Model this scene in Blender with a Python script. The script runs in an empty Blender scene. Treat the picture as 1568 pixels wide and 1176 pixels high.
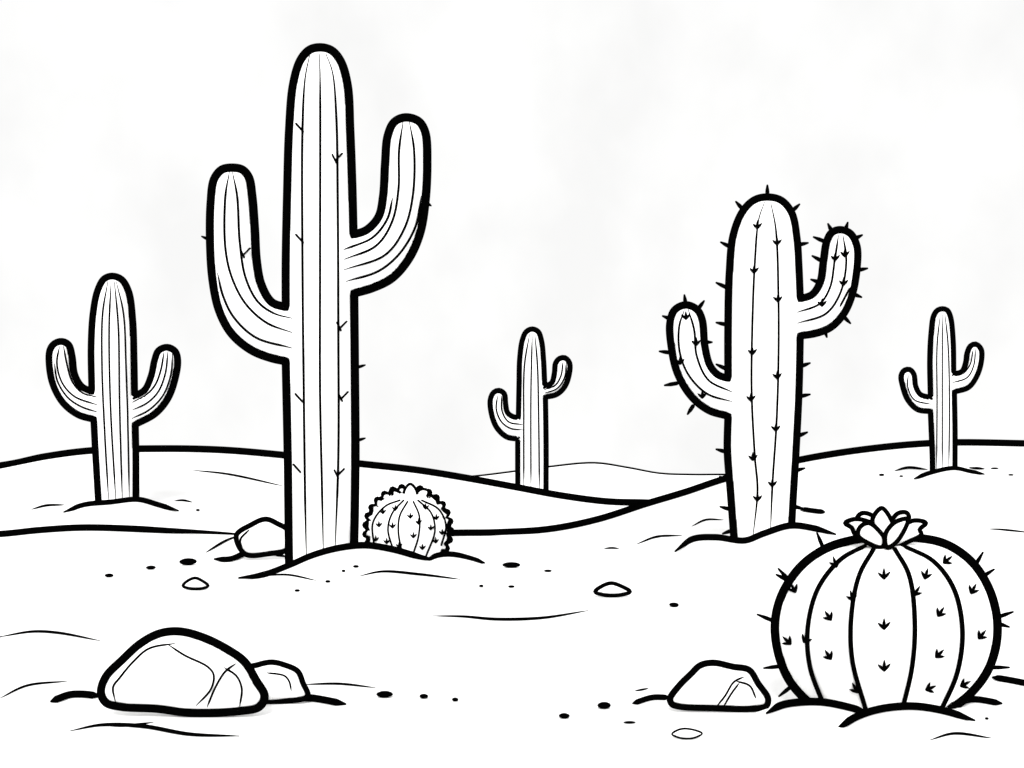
import bpy, math, random
import numpy as np
from mathutils import Vector
from mathutils.bvhtree import BVHTree
from mathutils.geometry import delaunay_2d_cdt
random.seed(4)

# ------------------------------------------------------------------ camera
F = 1681.0      # focal length in drawing units (drawing is 1568 x 1176 units)
EYE = 1.2       # eye height, metres
HOR = 728.0     # level of the horizon in the drawing
CX = 784.0
scene = bpy.context.scene
cd = bpy.data.cameras.new("camera"); cam = bpy.data.objects.new("camera", cd)
scene.collection.objects.link(cam); scene.camera = cam
cam.location = (0, 0, EYE); cam.rotation_euler = (math.radians(90), 0, 0)
cd.sensor_fit = 'HORIZONTAL'; cd.sensor_width = 36
cd.lens = 36 * F / 1568.0
cd.shift_y = (HOR - 588.0) / 1568.0
cd.clip_end = 10000; cd.clip_start = 0.05

def P(px, py, Y):
    return Vector(((px - CX) * Y / F, Y, EYE - (py - HOR) * Y / F))

# ------------------------------------------------------------------ materials
def white_mat(name, lo, hi, scale):
    m = bpy.data.materials.new(name); m.use_nodes = True
    nt = m.node_tree; b = nt.nodes["Principled BSDF"]
    b.inputs["Roughness"].default_value = 1.0
    b.inputs["Specular IOR Level"].default_value = 0.0
    tc = nt.nodes.new("ShaderNodeTexCoord")
    n = nt.nodes.new("ShaderNodeTexNoise"); n.inputs["Scale"].default_value = scale
    n.inputs["Detail"].default_value = 4
    r = nt.nodes.new("ShaderNodeValToRGB")
    r.color_ramp.elements[0].position = 0.35; r.color_ramp.elements[0].color = (lo, lo, lo * 0.995, 1)
    r.color_ramp.elements[1].position = 0.6; r.color_ramp.elements[1].color = (hi, hi, hi, 1)
    nt.links.new(tc.outputs["Object"], n.inputs["Vector"])
    nt.links.new(n.outputs["Fac"], r.inputs["Fac"])
    nt.links.new(r.outputs["Color"], b.inputs["Base Color"])
    return m
M_SAND = white_mat("white_sand", 0.93, 0.97, 0.5)
M_SKIN = white_mat("white_cactus_skin", 0.95, 0.98, 1.5)
M_ROCK = white_mat("white_rock", 0.94, 0.98, 2.5)
M_INK = bpy.data.materials.new("black_ink"); M_INK.use_nodes = True
_nt = M_INK.node_tree; _b = _nt.nodes["Principled BSDF"]
_b.inputs["Roughness"].default_value = 1; _b.inputs["Specular IOR Level"].default_value = 0
_n = _nt.nodes.new("ShaderNodeTexNoise"); _n.inputs["Scale"].default_value = 30
_r = _nt.nodes.new("ShaderNodeValToRGB")
_r.color_ramp.elements[0].color = (0.0, 0.0, 0.0, 1); _r.color_ramp.elements[1].color = (0.0012, 0.0012, 0.0012, 1)
_nt.links.new(_n.outputs["Fac"], _r.inputs["Fac"]); _nt.links.new(_r.outputs["Color"], _b.inputs["Base Color"])

# ------------------------------------------------------------------ helpers
def smooth(pts, step=3.0, closed=False):
    """Catmull-Rom resample"""
    p = [np.array(q, float) for q in pts]
    n = len(p)
    if n == 2 and not closed:
        L = np.linalg.norm(p[1] - p[0]); k = max(2, int(L / step))
        return [tuple(p[0] + (p[1] - p[0]) * i / k) for i in range(k + 1)]
    out = []
    rng = n if closed else n - 1
    for i in range(rng):
        if closed:
            a, b, c, d = p[(i - 1) % n], p[i], p[(i + 1) % n], p[(i + 2) % n]
        else:
            b, c = p[i], p[i + 1]
            a = p[i - 1] if i > 0 else 2 * b - c
            d = p[i + 2] if i + 2 < n else 2 * c - b
        # centripetal
        def tt(u, v): return max(1e-3, np.linalg.norm(v[:2] - u[:2]) ** 0.5)
        t0 = 0; t1 = tt(a, b); t2 = t1 + tt(b, c); t3 = t2 + tt(c, d)
        L = np.linalg.norm(c[:2] - b[:2]); k = max(1, int(round(L / step)))
        for j in range(k):
            t = t1 + (t2 - t1) * j / k
            A1 = (t1 - t) / (t1 - t0) * a + (t - t0) / (t1 - t0) * b
            A2 = (t2 - t) / (t2 - t1) * b + (t - t1) / (t2 - t1) * c
            A3 = (t3 - t) / (t3 - t2) * c + (t - t2) / (t3 - t2) * d
            B1 = (t2 - t) / (t2 - t0) * A1 + (t - t0) / (t2 - t0) * A2
            B2 = (t3 - t) / (t3 - t1) * A2 + (t - t1) / (t3 - t1) * A3
            C = (t2 - t) / (t2 - t1) * B1 + (t - t1) / (t2 - t1) * B2
            out.append(tuple(C))
    if not closed: out.append(tuple(p[-1]))
    return out

class Buf:
    def __init__(s): s.v = []; s.f = []
    def add(s, v, f):
        o = len(s.v); s.v += [tuple(q) for q in v]; s.f += [tuple(i + o for i in q) for q in f]

def tube(buf, pts, rad, closed=False, sides=8):
    """round tube through 3-D points with one radius per point"""
    n = len(pts)
    if n < 2: return
    pts = [Vector(p) for p in pts]
    if not closed:   # rounded end caps
        def cap(p, q, r):
            d = (p - q); d = d.normalized() if d.length > 1e-9 else Vector((1, 0, 0))
            return [(p + d * r * math.sin(a), r * math.cos(a)) for a in (0.5, 1.0, 1.5)]
        a = cap(pts[0], pts[1], rad[0])[::-1]; b = cap(pts[-1], pts[-2], rad[-1])
        pts = [x[0] for x in a] + pts + [x[0] for x in b]
        rad = [x[1] for x in a] + list(rad) + [x[1] for x in b]
        n = len(pts)
    V = []; Fc = []
    for i in range(n):
        if closed: t = pts[(i + 1) % n] - pts[i - 1]
        else: t = pts[min(i + 1, n - 1)] - pts[max(i - 1, 0)]
        t.y *= 0.3
        if t.length < 1e-9: t = Vector((1, 0, 0))
        t.normalize()
        n1 = t.cross(Vector((0, 1, 0)))
        if n1.length < 1e-5: n1 = Vector((0, 0, 1))
        n1.normalize(); n2 = t.cross(n1)
        for k in range(sides):
            a = 2 * math.pi * k / sides
            V.append(pts[i] + (n1 * math.cos(a) + n2 * math.sin(a)) * rad[i])
    for i in range(n if closed else n - 1):
        j = (i + 1) % n
        for k in range(sides):
            l = (k + 1) % sides
            Fc.append((i * sides + k, i * sides + l, j * sides + l, j * sides + k))
    if not closed:
        Fc.append(tuple(range(sides))[::-1]); Fc.append(tuple((n - 1) * sides + k for k in range(sides)))
    buf.add(V, Fc)

def prof(i, n, mode):
    t = i / max(1, n - 1)
    if mode == 't': return max(0.22, math.sin(math.pi * t) ** 0.5)
    if mode == 'e': return max(0.25, 0.25 + 0.75 * min(1, t * 2.5))
    if mode == 'x': return max(0.3, min(1, 0.3 + 6 * t, 0.3 + 6 * (1 - t)))
    return 1.0

def mesh_obj(name, buf, mat, origin=(0, 0, 0), parent=None, smooth_sh=True):
    me = bpy.data.meshes.new(name)
    o = Vector(origin)
    me.from_pydata([tuple(Vector(v) - o) for v in buf.v], [], buf.f); me.update()
    if smooth_sh: me.polygons.foreach_set("use_smooth", [True] * len(me.polygons))
    me.materials.append(mat)
    ob = bpy.data.objects.new(name, me); scene.collection.objects.link(ob)
    if parent: ob.parent = parent
    else: ob.location = o
    return ob

def bvh_of(bufs):
    V = []; Fc = []
    for b in bufs:
        o = len(V); V += [Vector(q) for q in b.v]; Fc += [tuple(i + o for i in q) for q in b.f]
    return BVHTree.FromPolygons(V, Fc)

def cast(bvh, px, py):
    o = Vector((0, 0, EYE)); d = (P(px, py, 1.0) - o).normalized()
    h = bvh.ray_cast(o, d)
    return h[0].y if h[0] is not None else None

# ------------------------------------------------------------------ terrain
ground = Buf()
gx = [-3000, -600, -150, -60, -30, -15, -8, -4, 0, 4, 8, 15, 30, 60, 150, 600, 3000]
gy = [-60, -10, 0, 3, 6, 10, 15, 20, 30, 50, 100, 300, 1000, 6000]
V = [(x, y, 0.0) for y in gy for x in gx]
Fc = [(j * len(gx) + i, j * len(gx) + i + 1, (j + 1) * len(gx) + i + 1, (j + 1) * len(gx) + i)
      for j in range(len(gy) - 1) for i in range(len(gx) - 1)]
ground.add(V, Fc)
base_bvh = bvh_of([ground])
def terr(bvh, x, y):
    h = bvh.ray_cast(Vector((x, y, 60)), Vector((0, 0, -1)))
    return h[0].z if h[0] is not None else 0.0

def ridge(pts, front, back, bvh, step=12, drop=0.0):
    """a dune: crest polyline (x, level, distance) with a long windward slope and a lee slope"""
    s = smooth(pts, step)
    b = Buf(); V = []; nr = 0
    for (px, py, Y) in s:
        c = P(px, py + drop, Y)
        fy = front(Y); by = back(Y)
        row = []
        zf = terr(bvh, c.x, fy) - 0.04; zb = terr(bvh, c.x, by) - 0.04
        for t in (0, .25, .5, .75, 1): row.append(Vector((c.x, fy + (Y - fy) * t, zf + (c.z - zf) * t)))
        for t in (.15, .4, .7, 1):
            e = t * t * (3 - 2 * t)
            row.append(Vector((c.x, Y + (by - Y) * t, c.z + (zb - c.z) * e)))
        nr = len(row); V += row
    Fc = [(i * nr + k, (i + 1) * nr + k, (i + 1) * nr + k + 1, i * nr + k + 1)
          for i in range(len(s) - 1) for k in range(nr - 1)]
    b.add(V, Fc); return b

A = [(-900, 770, 40), (-400, 742, 40), (0, 713, 40), (70, 699, 40), (140, 690, 40), (250, 687, 40), (340, 689, 40), (435, 697, 40), (550, 710, 40),
     (640, 720, 40), (720, 733, 40), (790, 746, 40), (860, 759, 40), (930, 768, 40), (995, 770, 40), (1100, 775, 40)]
B = [(520, 824, 20), (690, 816, 21), (760, 815, 22), (840, 810, 23), (915, 795, 26), (990, 771, 29.5), (1050, 753, 32), (1110, 733, 34), (1225, 704, 36),
     (1340, 686, 39), (1440, 678, 41), (1568, 679, 43), (1900, 690, 45), (2600, 735, 46)]
C = [(-900, 845, 20), (-300, 828, 20), (0, 818, 20), (60, 812, 20), (130, 808, 20), (250, 812, 20), (365, 818, 20), (450, 826, 20), (560, 832, 20)]
D = [(560, 740, 150), (720, 730, 150), (780, 723, 150), (840, 715, 150), (910, 709, 150), (960, 716, 150), (1010, 725, 150), (1060, 727, 150), (1110, 727, 150), (1300, 731, 150)]
rA = ridge(A, lambda Y: 23.0, lambda Y: 58.0, base_bvh, drop=5)
rB = ridge(B, lambda Y: 16.5, lambda Y: Y * 1.25 + 2, base_bvh, drop=5)
rC = ridge(C, lambda Y: 16.5, lambda Y: 22.8, base_bvh, drop=4.5)
rD = ridge(D, lambda Y: 120.0, lambda Y: 200.0, base_bvh, drop=1)
terrain = [ground, rA, rB, rC, rD]
TB = bvh_of(terrain)

def crest_line(pts, w, mode='c', trim=None):
    b = Buf(); s = smooth(pts, 4)
    if trim: s = [q for q in s if trim[0] <= q[0] <= trim[1]]
    v = [P(q[0], q[1], q[2] - 0.02) for q in s]
    tube(b, v, [w / 2 * q[2] / F * prof(i, len(s), mode) for i, q in enumerate(s)])
    return b

def dune(name, rb, line, org):
    o = mesh_obj(name, rb, M_SAND, org); mesh_obj("crest_line", line, M_INK, org, o); return o
dune("sand_dune", rA, crest_line(A, 11, 'c', (-900, 1000)), (-8, 40, 0))
dune("sand_dune", rB, crest_line(B, 10.5, 'c', (640, 2600)), (10, 34, 0))
dune("sand_dune", rC, crest_line(C, 11, 'x', (-900, 366)), (-8, 20, 0))
dune("sand_dune", rD, crest_line(D, 3.6, 'c', (715, 1120)), (10, 150, 0))

# little banks of sand heaped at the foot of plants
bank_ink = Buf()
def bank(pts, w, mode='x', Y=None, ext=70, ink=True):
    global TB
    if Y is None: Y = min(cast(TB, q[0], q[1] + w / 2) for q in pts)
    x0, y0 = pts[0]; x1, y1 = pts[-1]
    def gl(px):    # level of the terrain at distance Y
        z = terr(TB, (px - CX) * Y / F, Y); return HOR + (EYE - z) * F / Y
    full = [(x0 - ext, gl(x0 - ext) + 6)] + [(a, b + w * 0.35) for a, b in pts] + [(x1 + ext, gl(x1 + ext) + 6)]
    fr = 0.10 * Y; bk = 0.10 * Y
    rb = ridge([(a, b, Y) for a, b in full], lambda q: Y - fr, lambda q: Y + bk, TB, 6)
    if ink:
        s = smooth(pts, 3)
        tube(bank_ink, [P(a, b, Y - 0.01) for a, b in s], [w / 2 * Y / F * prof(i, len(s), mode) for i in range(len(s))])
    ground.add(rb.v, rb.f); TB = bvh_of(terrain)
    return Y

Y_big = bank([(366, 885), (405, 880), (443, 866), (480, 850), (520, 839), (560, 835), (600, 841), (640, 852), (667, 858)], 11)
bank([(655, 856), (672, 850), (695, 849), (742, 862)], 9, 'x', Y_big, ext=30)
Y_left = bank([(98, 784), (130, 773), (170, 769), (212, 765), (242, 773), (273, 782)], 9)
Y_right = bank([(1034, 844), (1060, 826), (1095, 823), (1140, 828), (1170, 817), (1210, 805), (1245, 809), (1279, 818)], 11)
Y_far = bank([(1400, 733), (1425, 724), (1460, 717), (1485, 722), (1507, 726)], 7.5, ext=30)
Y_bar = bank([(1278, 1120), (1308, 1099), (1345, 1086), (1395, 1081), (1440, 1087), (1492, 1103)], 12, ext=50)
bank([(1174, 1092), (1196, 1080), (1225, 1075), (1260, 1075), (1300, 1083), (1330, 1092)], 12, 'x', Y_bar + 0.2, ext=20)

# ------------------------------------------------------------------ inflated solids
def seg_dist(pts, poly):
    a = poly; b = np.roll(poly, -1, 0)
    out = np.empty(len(pts))
    for s in range(0, len(pts), 4000):
        p = pts[s:s + 4000, None, :]
        ab = b - a; L = (ab ** 2).sum(1) + 1e-9
        t = np.clip(((p - a) * ab).sum(2) / L, 0, 1)
        out[s:s + 4000] = np.sqrt((((a + t[..., None] * ab) - p) ** 2).sum(2)).min(1)
    return out
def inside(pts, poly):
    x, y = pts[:, 0], pts[:, 1]; r = np.zeros(len(pts), bool)
    n = len(poly)
    for i in range(n):
        x1, y1 = poly[i]; x2, y2 = poly[(i + 1) % n]
        if y1 == y2: continue
        c = ((y1 > y) != (y2 > y)) & (x < (x2 - x1) * (y - y1) / (y2 - y1) + x1)
        r ^= c
    return r

def solid(poly, Yo, w, h, k=1.0):
    """closed round body whose widest outline is poly; it is turned to face the path"""
    poly = np.array([(q[0], q[1]) for q in poly], float)
    keep = [0]
    for i in range(1, len(poly)):
        if np.linalg.norm(poly[i] - poly[keep[-1]]) > 0.6: keep.append(i)
    poly = poly[keep]
    if np.linalg.norm(poly[0] - poly[-1]) < 0.6: poly = poly[:-1]
    inset = w * 0.42
    x0, y0 = poly.min(0) - 2 * h; x1, y1 = poly.max(0) + 2 * h
    gxs = np.arange(x0, x1, h); gys = np.arange(y0, y1, h)
    X, Yg = np.meshgrid(gxs, gys); G = np.stack([X.ravel(), Yg.ravel()], 1)
    ins = inside(G, poly); dist = seg_dist(G, poly)
    m = (ins & (dist > inset)).reshape(X.shape)
    u = np.zeros(X.shape)
    for _ in range(1500):
        un = 0.25 * (np.roll(u, 1, 0) + np.roll(u, -1, 0) + np.roll(u, 1, 1) + np.roll(u, -1, 1) + h * h)
        u = np.where(m, un, 0)
    # points
    prv = np.roll(poly, 1, 0); nxt = np.roll(poly, -1, 0)
    tg = nxt - prv; tg /= (np.linalg.norm(tg, axis=1)[:, None] + 1e-9)
    nr = np.stack([-tg[:, 1], tg[:, 0]], 1)
    ringp = []
    for sgn in (1, -1):
        r = poly + sgn * nr * inset
        ok = inside(r, poly) & (seg_dist(r, poly) > inset * 0.97)
        ringp += list(r[ok])
    gi = (ins & (dist > inset + h * 0.45)); inner = G[gi]
    pts = list(poly) + ringp + list(inner)
    n = len(poly)
    res = delaunay_2d_cdt([Vector((float(a), float(b))) for a, b in pts], [], [list(range(n))], 1, 1e-4)
    vc = np.array([(q.x, q.y) for q in res[0]]); tris = res[2]
    dv = seg_dist(vc, poly)
    fx = (vc[:, 0] - x0) / h; fy = (vc[:, 1] - y0) / h
    ix = np.clip(fx.astype(int), 0, len(gxs) - 2); iy = np.clip(fy.astype(int), 0, len(gys) - 2)
    ax = fx - ix; ay = fy - iy
    us = (u[iy, ix] * (1 - ax) * (1 - ay) + u[iy, ix + 1] * ax * (1 - ay) + u[iy + 1, ix] * (1 - ax) * ay + u[iy + 1, ix + 1] * ax * ay)
    dep = np.sqrt(np.maximum(0, 2 * us)) * k
    dep[dv <= inset * 1.06] = 0
    b = Buf(); V = []; back = {}
    mid = P((x0 + x1) / 2, (y0 + y1) / 2, Yo)
    lean = mid.x / Yo      # the body faces the path: its thickness runs along this heading
    for i, (a, c) in enumerate(vc):
        p = P(a, c, Yo); e = dep[i] * Yo / F
        rise = (p.z - EYE) / Yo
        p.y -= e; p.x -= lean * e; p.z -= rise * e; V.append(p)
    for i, (a, c) in enumerate(vc):
        if dep[i] > 0:
            e = dep[i] * Yo / F
            p = P(a, c, Yo); p.y += e; p.x += lean * e; back[i] = len(V); V.append(p)
    Fc = [tuple(f) for f in tris]
    Fc += [tuple(back.get(i, i) for i in f)[::-1] for f in tris if any(dep[i] > 0 for i in f)]
    b.add(V, Fc)
    return b

def on_body(bv, Yo, s, w, mode, buf):
    """a stroke lying on the skin of a body"""
    pts = []; rad = []; ys = []
    for q in s:
        c = [cast(bv, q[0] + o, q[1]) for o in (-w * .5, 0, w * .5)]
        c = [v for v in c if v is not None]
        ys.append(min(c + [Yo]))
    for i, q in enumerate(s):
        y = ys[i] - 0.6 * w / 2 * Yo / F
        pts.append(P(q[0], q[1], y)); rad.append(w / 2 * y / F * prof(i, len(s), mode))
    tube(buf, pts, rad)

def spine_marks(bv, Yo, lst, buf, s=9, w=4):
    for (x, y) in lst:
        jx = random.uniform(-1, 1)
        for dx, dy in ((-1, -.35), (1, -.5), (0.05 * jx, -1.1)):
            on_body(bv, Yo, smooth([(x + dx * s, y + dy * s), (x + jx * .5, y + s * .55)], 2), w, 'e', buf)

def plant(name, segs, foot, Yo, w, h, ribs, k=1.0, rib_w=3.0, spikes=(), marks=(), mark_s=9, mark_w=4, spike_w=5, ribmode='c', edge_ink=True):
    poly = []
    outl = Buf()
    for sg in segs:
        s = smooth(sg, 3.5); poly += s
        if edge_ink:
            tube(outl, [P(a, b, Yo) for a, b in s], [w / 2 * Yo / F] * len(s), sides=10)
    poly += foot
    body = solid(poly, Yo, w, h, k)
    bv = bvh_of([body])
    org = P((segs[0][0][0] + segs[-1][-1][0]) / 2, segs[0][0][1], Yo)
    top = mesh_obj(name, body, M_SKIN, org)
    mesh_obj("outline", outl, M_INK, org, top)
    rb = Buf()
    for r in ribs:
        ww = rib_w; pts = r
        if isinstance(r, dict): ww = r['w']; pts = r['p']
        on_body(bv, Yo, smooth(pts, 3), ww, ribmode, rb)
    mesh_obj("rib_lines", rb, M_INK, org, top)
    sp = Buf()
    for (a, b, c, d) in spikes:
        s = smooth([(a, b), (c, d)], 3)
        tube(sp, [P(q[0], q[1], Yo) for q in s], [spike_w / 2 * Yo / F * max(.45, min(1, .5 + 1.0 * i / (len(s) - 1))) for i in range(len(s))])
    spine_marks(bv, Yo, marks, sp, mark_s, mark_w)
    if sp.v: mesh_obj("spines", sp, M_INK, org, top)
    return top, bv, org

# --- great saguaro
Yo = Y_big + 0.6
top, bv, org = plant("saguaro_cactus", [
    [(444, 885), (443, 860), (441, 700), (438, 553)],
    [(438, 553), (415, 548), (385, 536), (355, 511), (336, 476), (326, 430), (322, 370), (323, 310), (328, 275), (340, 260), (355, 257), (371, 260), (381, 272), (386, 300), (390, 350), (393, 400), (400, 436), (416, 463), (438, 471)],
    [(438, 471), (438, 400), (440, 300), (443, 200), (449, 130), (460, 93), (474, 77), (490, 73), (507, 77), (521, 93), (532, 130), (536, 200), (539, 280), (541, 360)],
    [(541, 360), (562, 352), (580, 332), (587, 300), (590, 250), (594, 208), (604, 187), (621, 180), (641, 186), (651, 203), (654, 250), (651, 310), (643, 357), (626, 396), (600, 426), (570, 441), (542, 449)],
    [(542, 449), (543, 550), (544, 700), (543, 790), (542, 835), (542, 865)]],
    [(542, 900), (444, 900)], Yo, 13.8, 5,
    [[(474, 84), (467, 120), (463, 200), (463, 400), (465, 600), (467, 760), (469, 856)],
     [(489, 82), (490, 120), (490, 400), (490, 600), (493, 750), (495, 848)],
     [(499, 82), (509, 110), (515, 180), (517, 300), (518, 500), (518, 700), (513, 840)],
     [(351, 264), (345, 300), (345, 380), (355, 425), (376, 465), (408, 494), (447, 509)],
     [(356, 264), (363, 300), (367, 370), (376, 425), (395, 462), (420, 480), (447, 487)],
     [(333, 418), (341, 452), (358, 486), (392, 517), (447, 533)],
     [(617, 187), (611, 230), (610, 290), (600, 340), (576, 376), (527, 397)],
     [(627, 187), (634, 230), (632, 300), (619, 350), (590, 390), (527, 413)],
     [(645, 300), (637, 345), (613, 387), (580, 415), (530, 431)],
     [(601, 303), (593, 335), (570, 364), (526, 382)]], rib_w=3.8, ribmode='x',
    spikes=[(309, 362, 318, 366), (559, 559, 549, 562), (559, 671, 549, 674), (660, 315, 655, 312)],
    )
sm = Buf()
for (x, y) in ((460, 194), (460, 364), (459, 608), (456, 716)):
    on_body(bv, Yo, smooth([(x - 7, y - 5), (x + 4, y + 7)], 2), 3.4, 'c', sm)
for (x, y) in ((516, 241), (523, 498), (525, 606), (519, 724), (375, 386)):
    on_body(bv, Yo, smooth([(x + 8, y - 6), (x - 2, y + 4)], 2), 3.2, 'c', sm)
    on_body(bv, Yo, smooth([(x - 7, y - 4), (x - 1, y + 8)], 2), 3.2, 'c', sm)
mesh_obj("thorns", sm, M_INK, org, top)

# --- left saguaro
plant("saguaro_cactus", [
    [(152, 790), (151, 768), (147, 700), (144, 642)],
    [(144, 642), (120, 635), (97, 617), (82, 590), (76, 560), (77, 536), (84, 526), (95, 523), (105, 528), (110, 545), (114, 573), (125, 592), (141, 600)],
    [(141, 600), (140, 530), (143, 480), (150, 445), (160, 427), (172, 423), (186, 428), (197, 447), (203, 490), (205, 550), (206, 607)],
    [(206, 607), (222, 597), (232, 575), (237, 552), (243, 537), (256, 532), (268, 538), (272, 552), (268, 580), (257, 610), (238, 633), (207, 650)],
    [(207, 650), (208, 700), (208, 763), (208, 785)]],
    [(208, 800), (152, 800)], Y_left + 0.6, 11.3, 3.5,
    [[(165, 431), (157, 480), (156, 560), (160, 660), (166, 764)], [(170, 431), (167, 500), (169, 620), (177, 764)],
     [(175, 431), (181, 500), (183, 620), (187, 763)], [(178, 431), (189, 480), (193, 560), (196, 660), (198, 762)],
     [(91, 530), (87, 556), (95, 586), (114, 607), (149, 620)], [(97, 530), (103, 560), (111, 585), (127, 602), (149, 608)],
     [(83, 556), (88, 584), (104, 609), (125, 623), (149, 631)],
     [(257, 538), (253, 572), (242, 600), (225, 617), (202, 628)], [(264, 541), (262, 572), (250, 605), (228, 628), (202, 641)],
     [(251, 539), (246, 567), (237, 590), (222, 606), (202, 616)]], rib_w=3.0, ribmode='x')

# --- distant saguaro behind the dune
plant("saguaro_cactus", [
    [(793, 775), (793, 740), (793, 672)],
    [(793, 672), (776, 669), (761, 655), (753, 635), (751, 612), (756, 601), (764, 598), (772, 603), (774, 618), (777, 632), (785, 638), (794, 640)],
    [(794, 640), (795, 590), (796, 550), (800, 521), (806, 508), (815, 504), (824, 508), (829, 522), (832, 550), (834, 592)],
    [(834, 592), (845, 586), (849, 572), (851, 556), (857, 549), (865, 548), (872, 556), (871, 575), (864, 593), (852, 604), (835, 608)],
    [(835, 608), (836, 680), (836, 775)]],
    [(836, 785), (793, 785)], 43.0, 8.8, 3,
    [[(811, 511), (803, 560), (802, 650), (802, 745)], [(815, 511), (813, 600), (813, 748)], [(819, 511), (823, 560), (825, 650), (826, 750)],
     [(762, 605), (760, 627), (768, 646), (782, 656), (800, 658)], [(768, 606), (769, 630), (779, 646), (800, 650)],
     [(862, 554), (859, 575), (850, 590), (833, 597)], [(867, 555), (865, 577), (853, 595), (834, 602)]], rib_w=2.7, ribmode='x')

# --- far right saguaro
plant("saguaro_cactus", [
    [(1428, 740), (1428, 718), (1427, 680), (1425, 630)],
    [(1425, 630), (1405, 627), (1390, 612), (1382, 590), (1380, 575), (1385, 567), (1393, 566), (1399, 573), (1402, 592), (1409, 604), (1425, 609)],
    [(1425, 609), (1424, 550), (1426, 510), (1430, 483), (1436, 475), (1443, 473), (1450, 475), (1455, 485), (1459, 520), (1460, 573)],
    [(1460, 573), (1473, 569), (1479, 555), (1481, 541), (1486, 530), (1494, 527), (1502, 535), (1502, 555), (1495, 577), (1483, 593), (1461, 600)],
    [(1461, 600), (1462, 660), (1462, 735)]],
    [(1462, 750), (1428, 750)], Y_far + 0.6, 8.8, 3,
    [[(1440, 480), (1435, 530), (1435, 620), (1434, 718)], [(1443, 480), (1443, 620), (1443, 717)], [(1447, 480), (1452, 530), (1454, 620), (1453, 715)],
     [(1391, 573), (1390, 592), (1400, 612), (1426, 619)], [(1494, 534), (1491, 560), (1481, 578), (1458, 586)],
     [(1490, 536), (1486, 557), (1477, 571)]], rib_w=2.3, ribmode='x')

# --- spiny cactus on the right
spiny = [(1175, 284, 1175, 300), (1127, 309, 1137, 320), (1224, 313, 1213, 323), (1104, 371, 1118, 378), (1237, 372, 1222, 375), (1097, 433, 1112, 440),
         (1097, 494, 1112, 497), (1097, 558, 1112, 565), (1240, 556, 1226, 561), (1240, 604, 1224, 607), (1236, 662, 1221, 668), (1232, 717, 1217, 721),
         (1230, 779, 1214, 775), (1097, 688, 1112, 692), (1102, 730, 1117, 735), (1103, 776, 1118, 780), (1107, 817, 1122, 812), (1242, 428, 1256, 433),
         (1015, 484, 1028, 489), (1048, 452, 1050, 467), (1078, 461, 1069, 473), (1010, 538, 1026, 540), (1018, 590, 1036, 587), (1053, 634, 1061, 622),
         (1090, 524, 1077, 524), (1268, 343, 1274, 355), (1298, 341, 1294, 354), (1320, 360, 1308, 366), (1328, 411, 1312, 414), (1319, 455, 1306, 450),
         (1302, 495, 1291, 484), (1266, 516, 1262, 503), (1246, 363, 1263, 370), (1244, 392, 1259, 400)]
plant("spiny_column_cactus", [
    [(1126, 850), (1124, 822), (1118, 745), (1114, 690), (1115, 637)],
    [(1115, 637), (1085, 628), (1058, 606), (1037, 570), (1028, 530), (1026, 495), (1033, 475), (1050, 467), (1067, 474), (1075, 490), (1079, 530), (1087, 560), (1099, 574), (1115, 580)],
    [(1115, 580), (1115, 500), (1117, 420), (1123, 360), (1138, 323), (1156, 306), (1176, 302), (1196, 307), (1212, 326), (1220, 365), (1223, 410), (1225, 458)],
    [(1225, 458), (1244, 451), (1256, 432), (1261, 400), (1266, 370), (1274, 356), (1287, 352), (1302, 358), (1312, 378), (1312, 410), (1305, 450), (1292, 480), (1272, 501), (1250, 510), (1225, 514)],
    [(1225, 514), (1223, 600), (1218, 700), (1212, 803), (1211, 835)]],
    [(1211, 860), (1126, 860)], Y_right + 0.75, 12.3, 4.5,
    [[(1171, 309), (1162, 335), (1156, 400), (1152, 500), (1151, 600), (1156, 700), (1160, 750), (1153, 822)],
     [(1180, 309), (1188, 350), (1192, 450), (1192, 560), (1189, 650), (1183, 740), (1180, 812)],
     [(1048, 474), (1040, 500), (1041, 540), (1055, 575), (1083, 603), (1121, 615)], [(1054, 474), (1063, 505), (1067, 545), (1085, 582), (1121, 600)],
     [(1284, 360), (1278, 400), (1271, 440), (1255, 465), (1221, 478)], [(1291, 360), (1296, 400), (1287, 448), (1265, 480), (1221, 495)],
     [(1302, 440), (1286, 470)]], rib_w=3.5, ribmode='x', spikes=spiny, spike_w=6.5,
    marks=[(1160, 345), (1155, 413), (1152, 538), (1150, 609), (1153, 700), (1190, 370), (1191, 457), (1190, 575), (1188, 655), (1183, 740),
           (1160, 762), (1279, 394), (1292, 432), (1294, 388), (1259, 464), (1075, 605), (1050, 484), (1066, 524), (1041, 553)], mark_s=7, mark_w=4.2)

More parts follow.
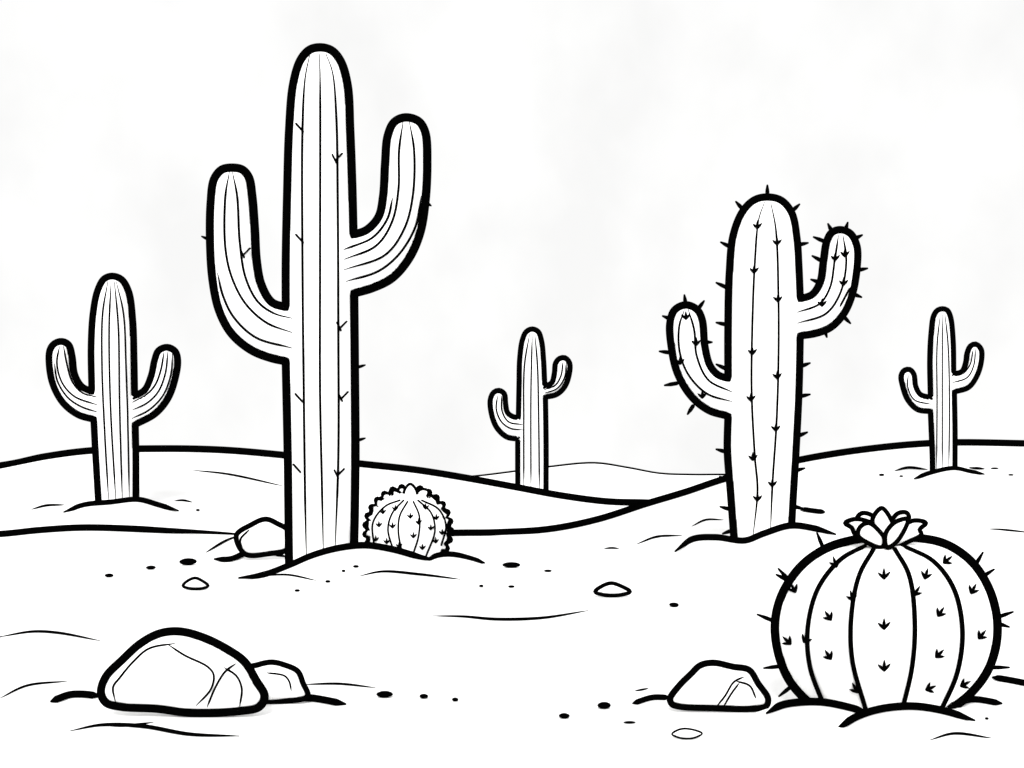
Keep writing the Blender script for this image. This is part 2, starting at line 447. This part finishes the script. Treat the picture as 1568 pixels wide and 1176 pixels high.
# --- big barrel cactus
Yo = Y_bar + 0.62
bseg = [(1262, 1092), (1233, 1070), (1208, 1040), (1192, 1000), (1187, 955), (1197, 912), (1226, 868), (1265, 840), (1312, 826), (1358, 822), (1405, 824), (1447, 833),
        (1485, 858), (1511, 895), (1525, 940), (1525, 985), (1511, 1028), (1485, 1062), (1450, 1090)]
top, bv, org = plant("barrel_cactus", [bseg], [(1410, 1112), (1358, 1120), (1305, 1112)], Yo, 14.5, 8,
    [[(1325, 836), (1288, 856), (1253, 900), (1237, 960), (1240, 1020), (1262, 1082)], [(1338, 840), (1316, 880), (1304, 940), (1305, 1010), (1326, 1088)],
     [(1370, 840), (1392, 880), (1401, 950), (1397, 1020), (1381, 1090)], [(1383, 836), (1430, 860), (1461, 902), (1474, 965), (1466, 1030), (1440, 1090)]],
    k=1.25, rib_w=7.5,
    spikes=[(1192, 871, 1210, 890), (1251, 816, 1260, 838), (1160, 941, 1185, 951), (1170, 1023, 1196, 1020), (1193, 1066, 1213, 1050), (1505, 846, 1492, 868), (1189, 880, 1205, 888),
            (1522, 872, 1503, 884), (1551, 937, 1528, 945), (1545, 960, 1526, 954), (1545, 1022, 1516, 1022)], spike_w=6.5,
    marks=[(1354, 880), (1354, 957), (1354, 1021)], mark_s=9.5, mark_w=5)
sp = Buf()
def arrow(x, y, ang, s=10.5, w=5):
    c, sn = math.cos(ang), math.sin(ang)
    for dx, dy in ((-.8, -.35), (.8, -.35), (0, -1)):
        a = (x + (dx * c - dy * sn) * s, y + (dx * sn + dy * c) * s); b = (x - .5 * s * sn, y + .5 * s * c)
        on_body(bv, Yo, smooth([a, b], 2), w, 'e', sp)
for (x, y, g) in [(1305, 914, -.3), (1279, 862, -.3), (1269, 944, -.6), (1269, 1004, -.6), (1310, 1055, -.5), (1215, 901, -.5), (1206, 982, -.8), (1234, 978, .5), (1418, 880, .3),
                  (1440, 938, .6), (1438, 1002, .8), (1424, 1054, 1.2), (1403, 906, .6), (1450, 858, .9), (1490, 903, .5), (1503, 973, .7), (1477, 1048, 1.1)]:
    arrow(x, y, g)
mesh_obj("skin_thorns", sp, M_INK, org, top)
# flower
petals = [([(1345, 836), (1322, 826), (1309, 818), (1304, 808), (1294, 801), (1308, 795), (1330, 799), (1350, 815)], 0.00),
          ([(1350, 820), (1328, 808), (1312, 795), (1319, 786), (1333, 788), (1345, 800)], 0.06),
          ([(1360, 822), (1378, 806), (1392, 793), (1388, 785), (1375, 786), (1364, 800)], 0.06),
          ([(1368, 838), (1392, 829), (1411, 818), (1408, 811), (1418, 801), (1400, 797), (1382, 806), (1366, 822)], 0.00),
          ([(1355, 832), (1340, 812), (1336, 795), (1350, 778), (1364, 795), (1368, 808), (1362, 826)], -0.03),
          ([(1350, 838), (1330, 832), (1314, 820), (1317, 807), (1330, 801), (1345, 812), (1355, 828)], -0.06),
          ([(1358, 838), (1356, 818), (1370, 800), (1390, 795), (1380, 820), (1368, 834)], -0.085)]
fl = Buf(); fi = Buf()
for pp, dy in petals:
    s = smooth(pp, 3, True); yy = Yo - 0.16 + dy
    b_ = solid(s, yy, 7, 2.5, 0.5); fl.add(b_.v, b_.f)
    tube(fi, [P(a, b, yy) for a, b in s], [3.7 * yy / F] * len(s), closed=True)
mesh_obj("flower_petals", fl, M_SKIN, org, top); mesh_obj("flower_outline", fi, M_INK, org, top)

# --- small barrel cactus beside the saguaro
Yo = Y_big + 0.6
arc = []
for i in range(0, 73):
    a = math.radians(205 - i * (205 + 45) / 72)
    r = 61 + 4.5 * abs(math.sin(i * math.pi / 3.6))
    arc.append((625 + r * math.cos(a), 811 - r * math.sin(a) * 1.0))
top, bv, org = plant("barrel_cactus", [arc], [(650, 878), (600, 878), (572, 858)], Yo, 8, 4,
    [[(612, 766), (590, 775), (571, 800), (573, 838)], [(618, 766), (601, 785), (594, 810), (603, 845)],
     [(633, 768), (642, 790), (641, 820), (632, 850)], [(640, 766), (660, 785), (666, 812), (652, 853)], [(624, 768), (612, 790), (610, 815), (616, 848)], [(646, 766), (672, 780), (683, 805), (676, 835)]],
    k=1.25, rib_w=3,
    marks=[(586, 783), (605, 778), (628, 790), (652, 776), (668, 792), (580, 803), (601, 805), (641, 799), (633, 820), (660, 808), (677, 815), (575, 825), (611, 835), (647, 838), (667, 828), (592, 829)],
    mark_s=5, mark_w=3)
fl = Buf(); fi = Buf()
for pp, dy in [([(612, 768), (602, 760), (602, 751), (614, 755), (624, 766)], 0), ([(640, 768), (636, 758), (646, 749), (656, 752), (650, 766)], 0),
               ([(620, 768), (619, 752), (628, 741), (638, 752), (636, 768)], -.03)]:
    s = smooth(pp, 2.5, True); yy = Yo - 0.12 + dy
    b_ = solid(s, yy, 4, 2, 0.5); fl.add(b_.v, b_.f)
    tube(fi, [P(a, b, yy) for a, b in s], [2.3 * yy / F] * len(s), closed=True)
# little areole bumps round the rim
for i in range(0, 20):
    a = math.radians(205 - (i + .5) * 12.5)
    c = (625 + 65 * math.cos(a), 811 - 65 * math.sin(a))
    s = [(c[0] + 4.2 * math.cos(t), c[1] + 4.2 * math.sin(t)) for t in np.linspace(0, 6.28, 9)[:-1]]
    tube(fi, [P(x, y, Yo) for x, y in s], [2.0 * Yo / F] * 8, closed=True, sides=6)
mesh_obj("flower_petals", fl, M_SKIN, org, top); mesh_obj("flower_outline", fi, M_INK, org, top)

# ------------------------------------------------------------------ rocks
def rock(name, pts, w, h, facets, fw=3, Y=None, k=1.0, step=3, close_smooth=True):
    s = smooth(pts, step, True)
    if Y is None:
        low = max(s, key=lambda q: q[1]); Y = cast(TB, low[0], low[1] + w / 2)
    b = solid(s, Y, w, h, k); bv = bvh_of([b])
    org = P(sum(q[0] for q in s) / len(s), max(q[1] for q in s), Y)
    o = mesh_obj(name, b, M_ROCK, org)
    ol = Buf(); tube(ol, [P(a, c, Y) for a, c in s], [w / 2 * Y / F] * len(s), closed=True, sides=10)
    mesh_obj("outline", ol, M_INK, org, o)
    if facets:
        fb = Buf()
        for f in facets: on_body(bv, Y, smooth(f, 3), fw, 'x', fb)
        mesh_obj("facet_lines", fb, M_INK, org, o)
    return Y
Yr = rock("boulder", [(155, 1060), (162, 1037), (187, 1011), (216, 985), (245, 970), (275, 967), (313, 977), (354, 998), (375, 1014), (392, 1042), (405, 1066), (397, 1082), (362, 1089), (290, 1091), (240, 1085), (185, 1082), (163, 1076)], 13.5, 6,
    [[(177, 1077), (173, 1052), (183, 1038), (205, 1012), (228, 993), (268, 985)], [(256, 986), (282, 1003), (318, 1021), (327, 1033), (323, 1055), (300, 1081)],
     [(317, 1083), (330, 1052), (345, 1028), (361, 1016)], [(343, 1022), (362, 1035), (370, 1054), (367, 1082)]], fw=3.4)
rock("boulder", [(380, 1024), (395, 1018), (416, 1014), (435, 1018), (456, 1028), (464, 1046), (471, 1066), (440, 1073), (400, 1072)], 9, 4,
    [[(408, 1030), (436, 1035), (443, 1044), (446, 1058)]], Y=Yr + 0.32)
rock("boulder", [(1026, 1070), (1040, 1050), (1058, 1032), (1072, 1019), (1092, 1015), (1122, 1021), (1147, 1026), (1161, 1047), (1176, 1070), (1173, 1081), (1152, 1085), (1092, 1084), (1042, 1082), (1029, 1078)], 10.5, 4,
    [[(1097, 1082), (1110, 1066), (1124, 1044), (1140, 1036)], [(1108, 1082), (1120, 1062), (1132, 1046)], [(1128, 1043), (1148, 1050), (1158, 1070)]], fw=3.2)
rock("boulder", [(362, 820), (384, 804), (407, 795), (425, 802), (442, 813), (446, 838), (410, 848), (375, 848)], 8.5, 4,
    [[(382, 811), (368, 826), (371, 842)]], fw=3.2, Y=15.6)
rock("small_stone", [(280, 897), (288, 889), (299, 885), (309, 889), (319, 897), (310, 901), (290, 901)], 4.8, 2, None)
rock("small_stone", [(911, 906), (921, 898), (936, 893), (952, 898), (965, 906), (950, 911), (925, 911)], 6.3, 2, None)
rock("small_stone", [(1029, 1124), (1040, 1117), (1054, 1116), (1075, 1123), (1062, 1130), (1042, 1130)], 3.3, 2, None)

# ------------------------------------------------------------------ wind ripples and loose pebbles on the sand
rip = Buf()
def ripple(pts, w, mode='t'):
    w *= 1.15
    s = smooth(pts, 3); v = []; r = []
    for i, q in enumerate(s):
        rr = w / 2 * prof(i, len(s), mode)
        y = cast(TB, q[0], q[1] + rr * 0.95)
        if y is None: continue
        v.append(P(q[0], q[1], y)); r.append(rr * y / F)
    tube(rip, v, r)
for pts, w, m in [
    ([(295, 720), (350, 726), (433, 744)], 3, 't'), ([(48, 780), (70, 774), (99, 773)], 3.5, 't'), ([(267, 767), (280, 766), (295, 769)], 3, 't'),
    ([(315, 846), (345, 828), (366, 820)], 3.5, 't'), ([(328, 856), (352, 856), (378, 846), (410, 843), (436, 852)], 8, 'x'),
    ([(400, 882), (440, 880), (485, 889)], 3, 't'), ([(550, 882), (585, 875), (640, 879), (705, 887)], 4, 't'),
    ([(663, 943), (710, 944), (760, 948), (830, 946), (900, 935)], 4.5, 't'), ([(0, 975), (50, 967), (90, 969), (153, 981)], 4, 't'), ([(-40, 985), (0, 975), (5, 974)], 3, 't'),
    ([(0, 1069), (40, 1050), (103, 1043)], 3.5, 't'), ([(78, 1074), (105, 1064), (130, 1063), (152, 1066)], 10, 'x'), ([(408, 1070), (440, 1067), (480, 1069), (529, 1078)], 10, 'x'),
    ([(466, 1048), (520, 1047), (575, 1053)], 3.5, 't'), ([(108, 1119), (155, 1110), (220, 1112), (290, 1124), (366, 1127)], 6, 't'), ([(155, 1110), (190, 1111), (235, 1106)], 4, 't'),
    ([(969, 1077), (998, 1068), (1025, 1068)], 8, 'x'), ([(972, 1058), (993, 1054)], 3, 't'), ([(975, 833), (1005, 822), (1044, 820)], 3.5, 't'), ([(925, 840), (937, 839), (948, 840)], 3, 't'),
    ([(1059, 806), (1080, 796), (1108, 796)], 3, 't'), ([(1226, 779), (1245, 782), (1263, 784)], 7, 'x'), ([(1370, 721), (1390, 716), (1420, 719)], 4, 't'), ([(1484, 716), (1508, 718)], 4, 't'),
    ([(1512, 810), (1535, 811), (1580, 816)], 3, 't'), ([(1453, 1084), (1485, 1071), (1534, 1077)], 9, 'x'), ([(1520, 1037), (1545, 1041), (1600, 1052)], 9, 'x'),
    ([(1424, 1133), (1460, 1123), (1518, 1130)], 4, 't')]:
    ripple(pts, w, m)
ro = mesh_obj("sand_ripples", rip, M_INK, (0, 10, 0))

peb = Buf()
for (x, y, a, b) in [(288, 860, 14, 5.5), (231, 869, 8, 3.2), (167, 881, 7, 3), (526, 874, 3, 2), (545, 867, 5, 2), (502, 890, 4, 2), (455, 904, 4, 2), (783, 865, 13, 4.5), (737, 897, 4, 2), (783, 898, 5, 2),
                     (839, 874, 6, 2), (1032, 926, 8, 3.5), (589, 1063, 12, 5), (649, 1066, 7, 3.5), (697, 1071, 5, 3), (864, 1096, 8, 4), (925, 1080, 11, 5), (964, 1106, 9, 2),
                     (303, 781, 3, 2), (1350, 727, 4, 2), (1380, 729, 3, 1.5), (1523, 717, 6, 1.5), (1548, 727, 4, 1.5), (1511, 1100, 3, 2)]:
    Y = cast(TB, x, y + b)
    c = P(x, y, Y); sx = a * Y / F; sz = b * Y / F; sy = min(sx, sz * 2.0)
    V = []; Fc = []; NU, NV = 12, 7
    ph = random.uniform(0, 6)
    for j in range(NV):
        th = math.pi * j / (NV - 1)
        for i in range(NU):
            u = 2 * math.pi * i / NU; q = 1 + 0.1 * math.sin(2 * u + ph)
            V.append((c.x + sx * q * math.sin(th) * math.cos(u), c.y + sy * math.sin(th) * math.sin(u), c.z + sz * math.cos(th)))
    for j in range(NV - 1):
        for i in range(NU):
            k2 = (i + 1) % NU; Fc.append((j * NU + i, (j + 1) * NU + i, (j + 1) * NU + k2, j * NU + k2))
    peb.add(V, Fc)
mesh_obj("loose_pebbles", peb, M_INK, (0, 10, 0))

g = mesh_obj("sand_ground", ground, M_SAND, (0, 0, 0))
mesh_obj("bank_lines", bank_ink, M_INK, (0, 0, 0), g)

# ------------------------------------------------------------------ light
SE, SR = math.radians(33), math.radians(185)
w = bpy.data.worlds.new("World"); scene.world = w; w.use_nodes = True
nt = w.node_tree; bg = nt.nodes["Background"]
sky = nt.nodes.new("ShaderNodeTexSky"); sky.sky_type = 'NISHITA'; sky.sun_disc = False
sky.sun_elevation = SE; sky.sun_rotation = SR
hs = nt.nodes.new("ShaderNodeHueSaturation"); hs.inputs["Saturation"].default_value = 0.0; hs.inputs["Value"].default_value = 1.0
tc = nt.nodes.new("ShaderNodeTexCoord")
mp = nt.nodes.new("ShaderNodeMapping"); mp.inputs["Scale"].default_value = (1, 1, 0.8)
n1 = nt.nodes.new("ShaderNodeTexNoise"); n1.inputs["Scale"].default_value = 8.0; n1.inputs["Detail"].default_value = 4; n1.inputs["Roughness"].default_value = 0.5
cr = nt.nodes.new("ShaderNodeValToRGB")
cr.color_ramp.elements[0].position = 0.36; cr.color_ramp.elements[0].color = (9.5, 9.5, 9.46, 1)
cr.color_ramp.elements[1].position = 0.58; cr.color_ramp.elements[1].color = (10.25, 10.25, 10.2, 1)
mx = nt.nodes.new("ShaderNodeMixRGB"); mx.inputs[0].default_value = 0.985
nt.links.new(tc.outputs["Generated"], mp.inputs["Vector"]); nt.links.new(mp.outputs["Vector"], n1.inputs["Vector"])
nt.links.new(n1.outputs["Fac"], cr.inputs["Fac"])
nt.links.new(sky.outputs["Color"], hs.inputs["Color"])
nt.links.new(hs.outputs["Color"], mx.inputs[1]); nt.links.new(cr.outputs["Color"], mx.inputs[2])
nt.links.new(mx.outputs["Color"], bg.inputs["Color"]); bg.inputs["Strength"].default_value = 0.1
ld = bpy.data.lights.new("sun", 'SUN'); ld.energy = 3.8; ld.angle = math.radians(20); ld.color = (1, 0.995, 0.985)
lo = bpy.data.objects.new("sun", ld); scene.collection.objects.link(lo)
# sun behind the viewer, so shadows fall away behind the plants
d = Vector((0.07, 0.84, -0.55)); lo.rotation_euler = d.to_track_quat('-Z', 'Y').to_euler()
lo.location = (0, -10, 20)
scene.view_settings.view_transform = 'Standard'; scene.view_settings.look = 'None'; scene.view_settings.exposure = 0
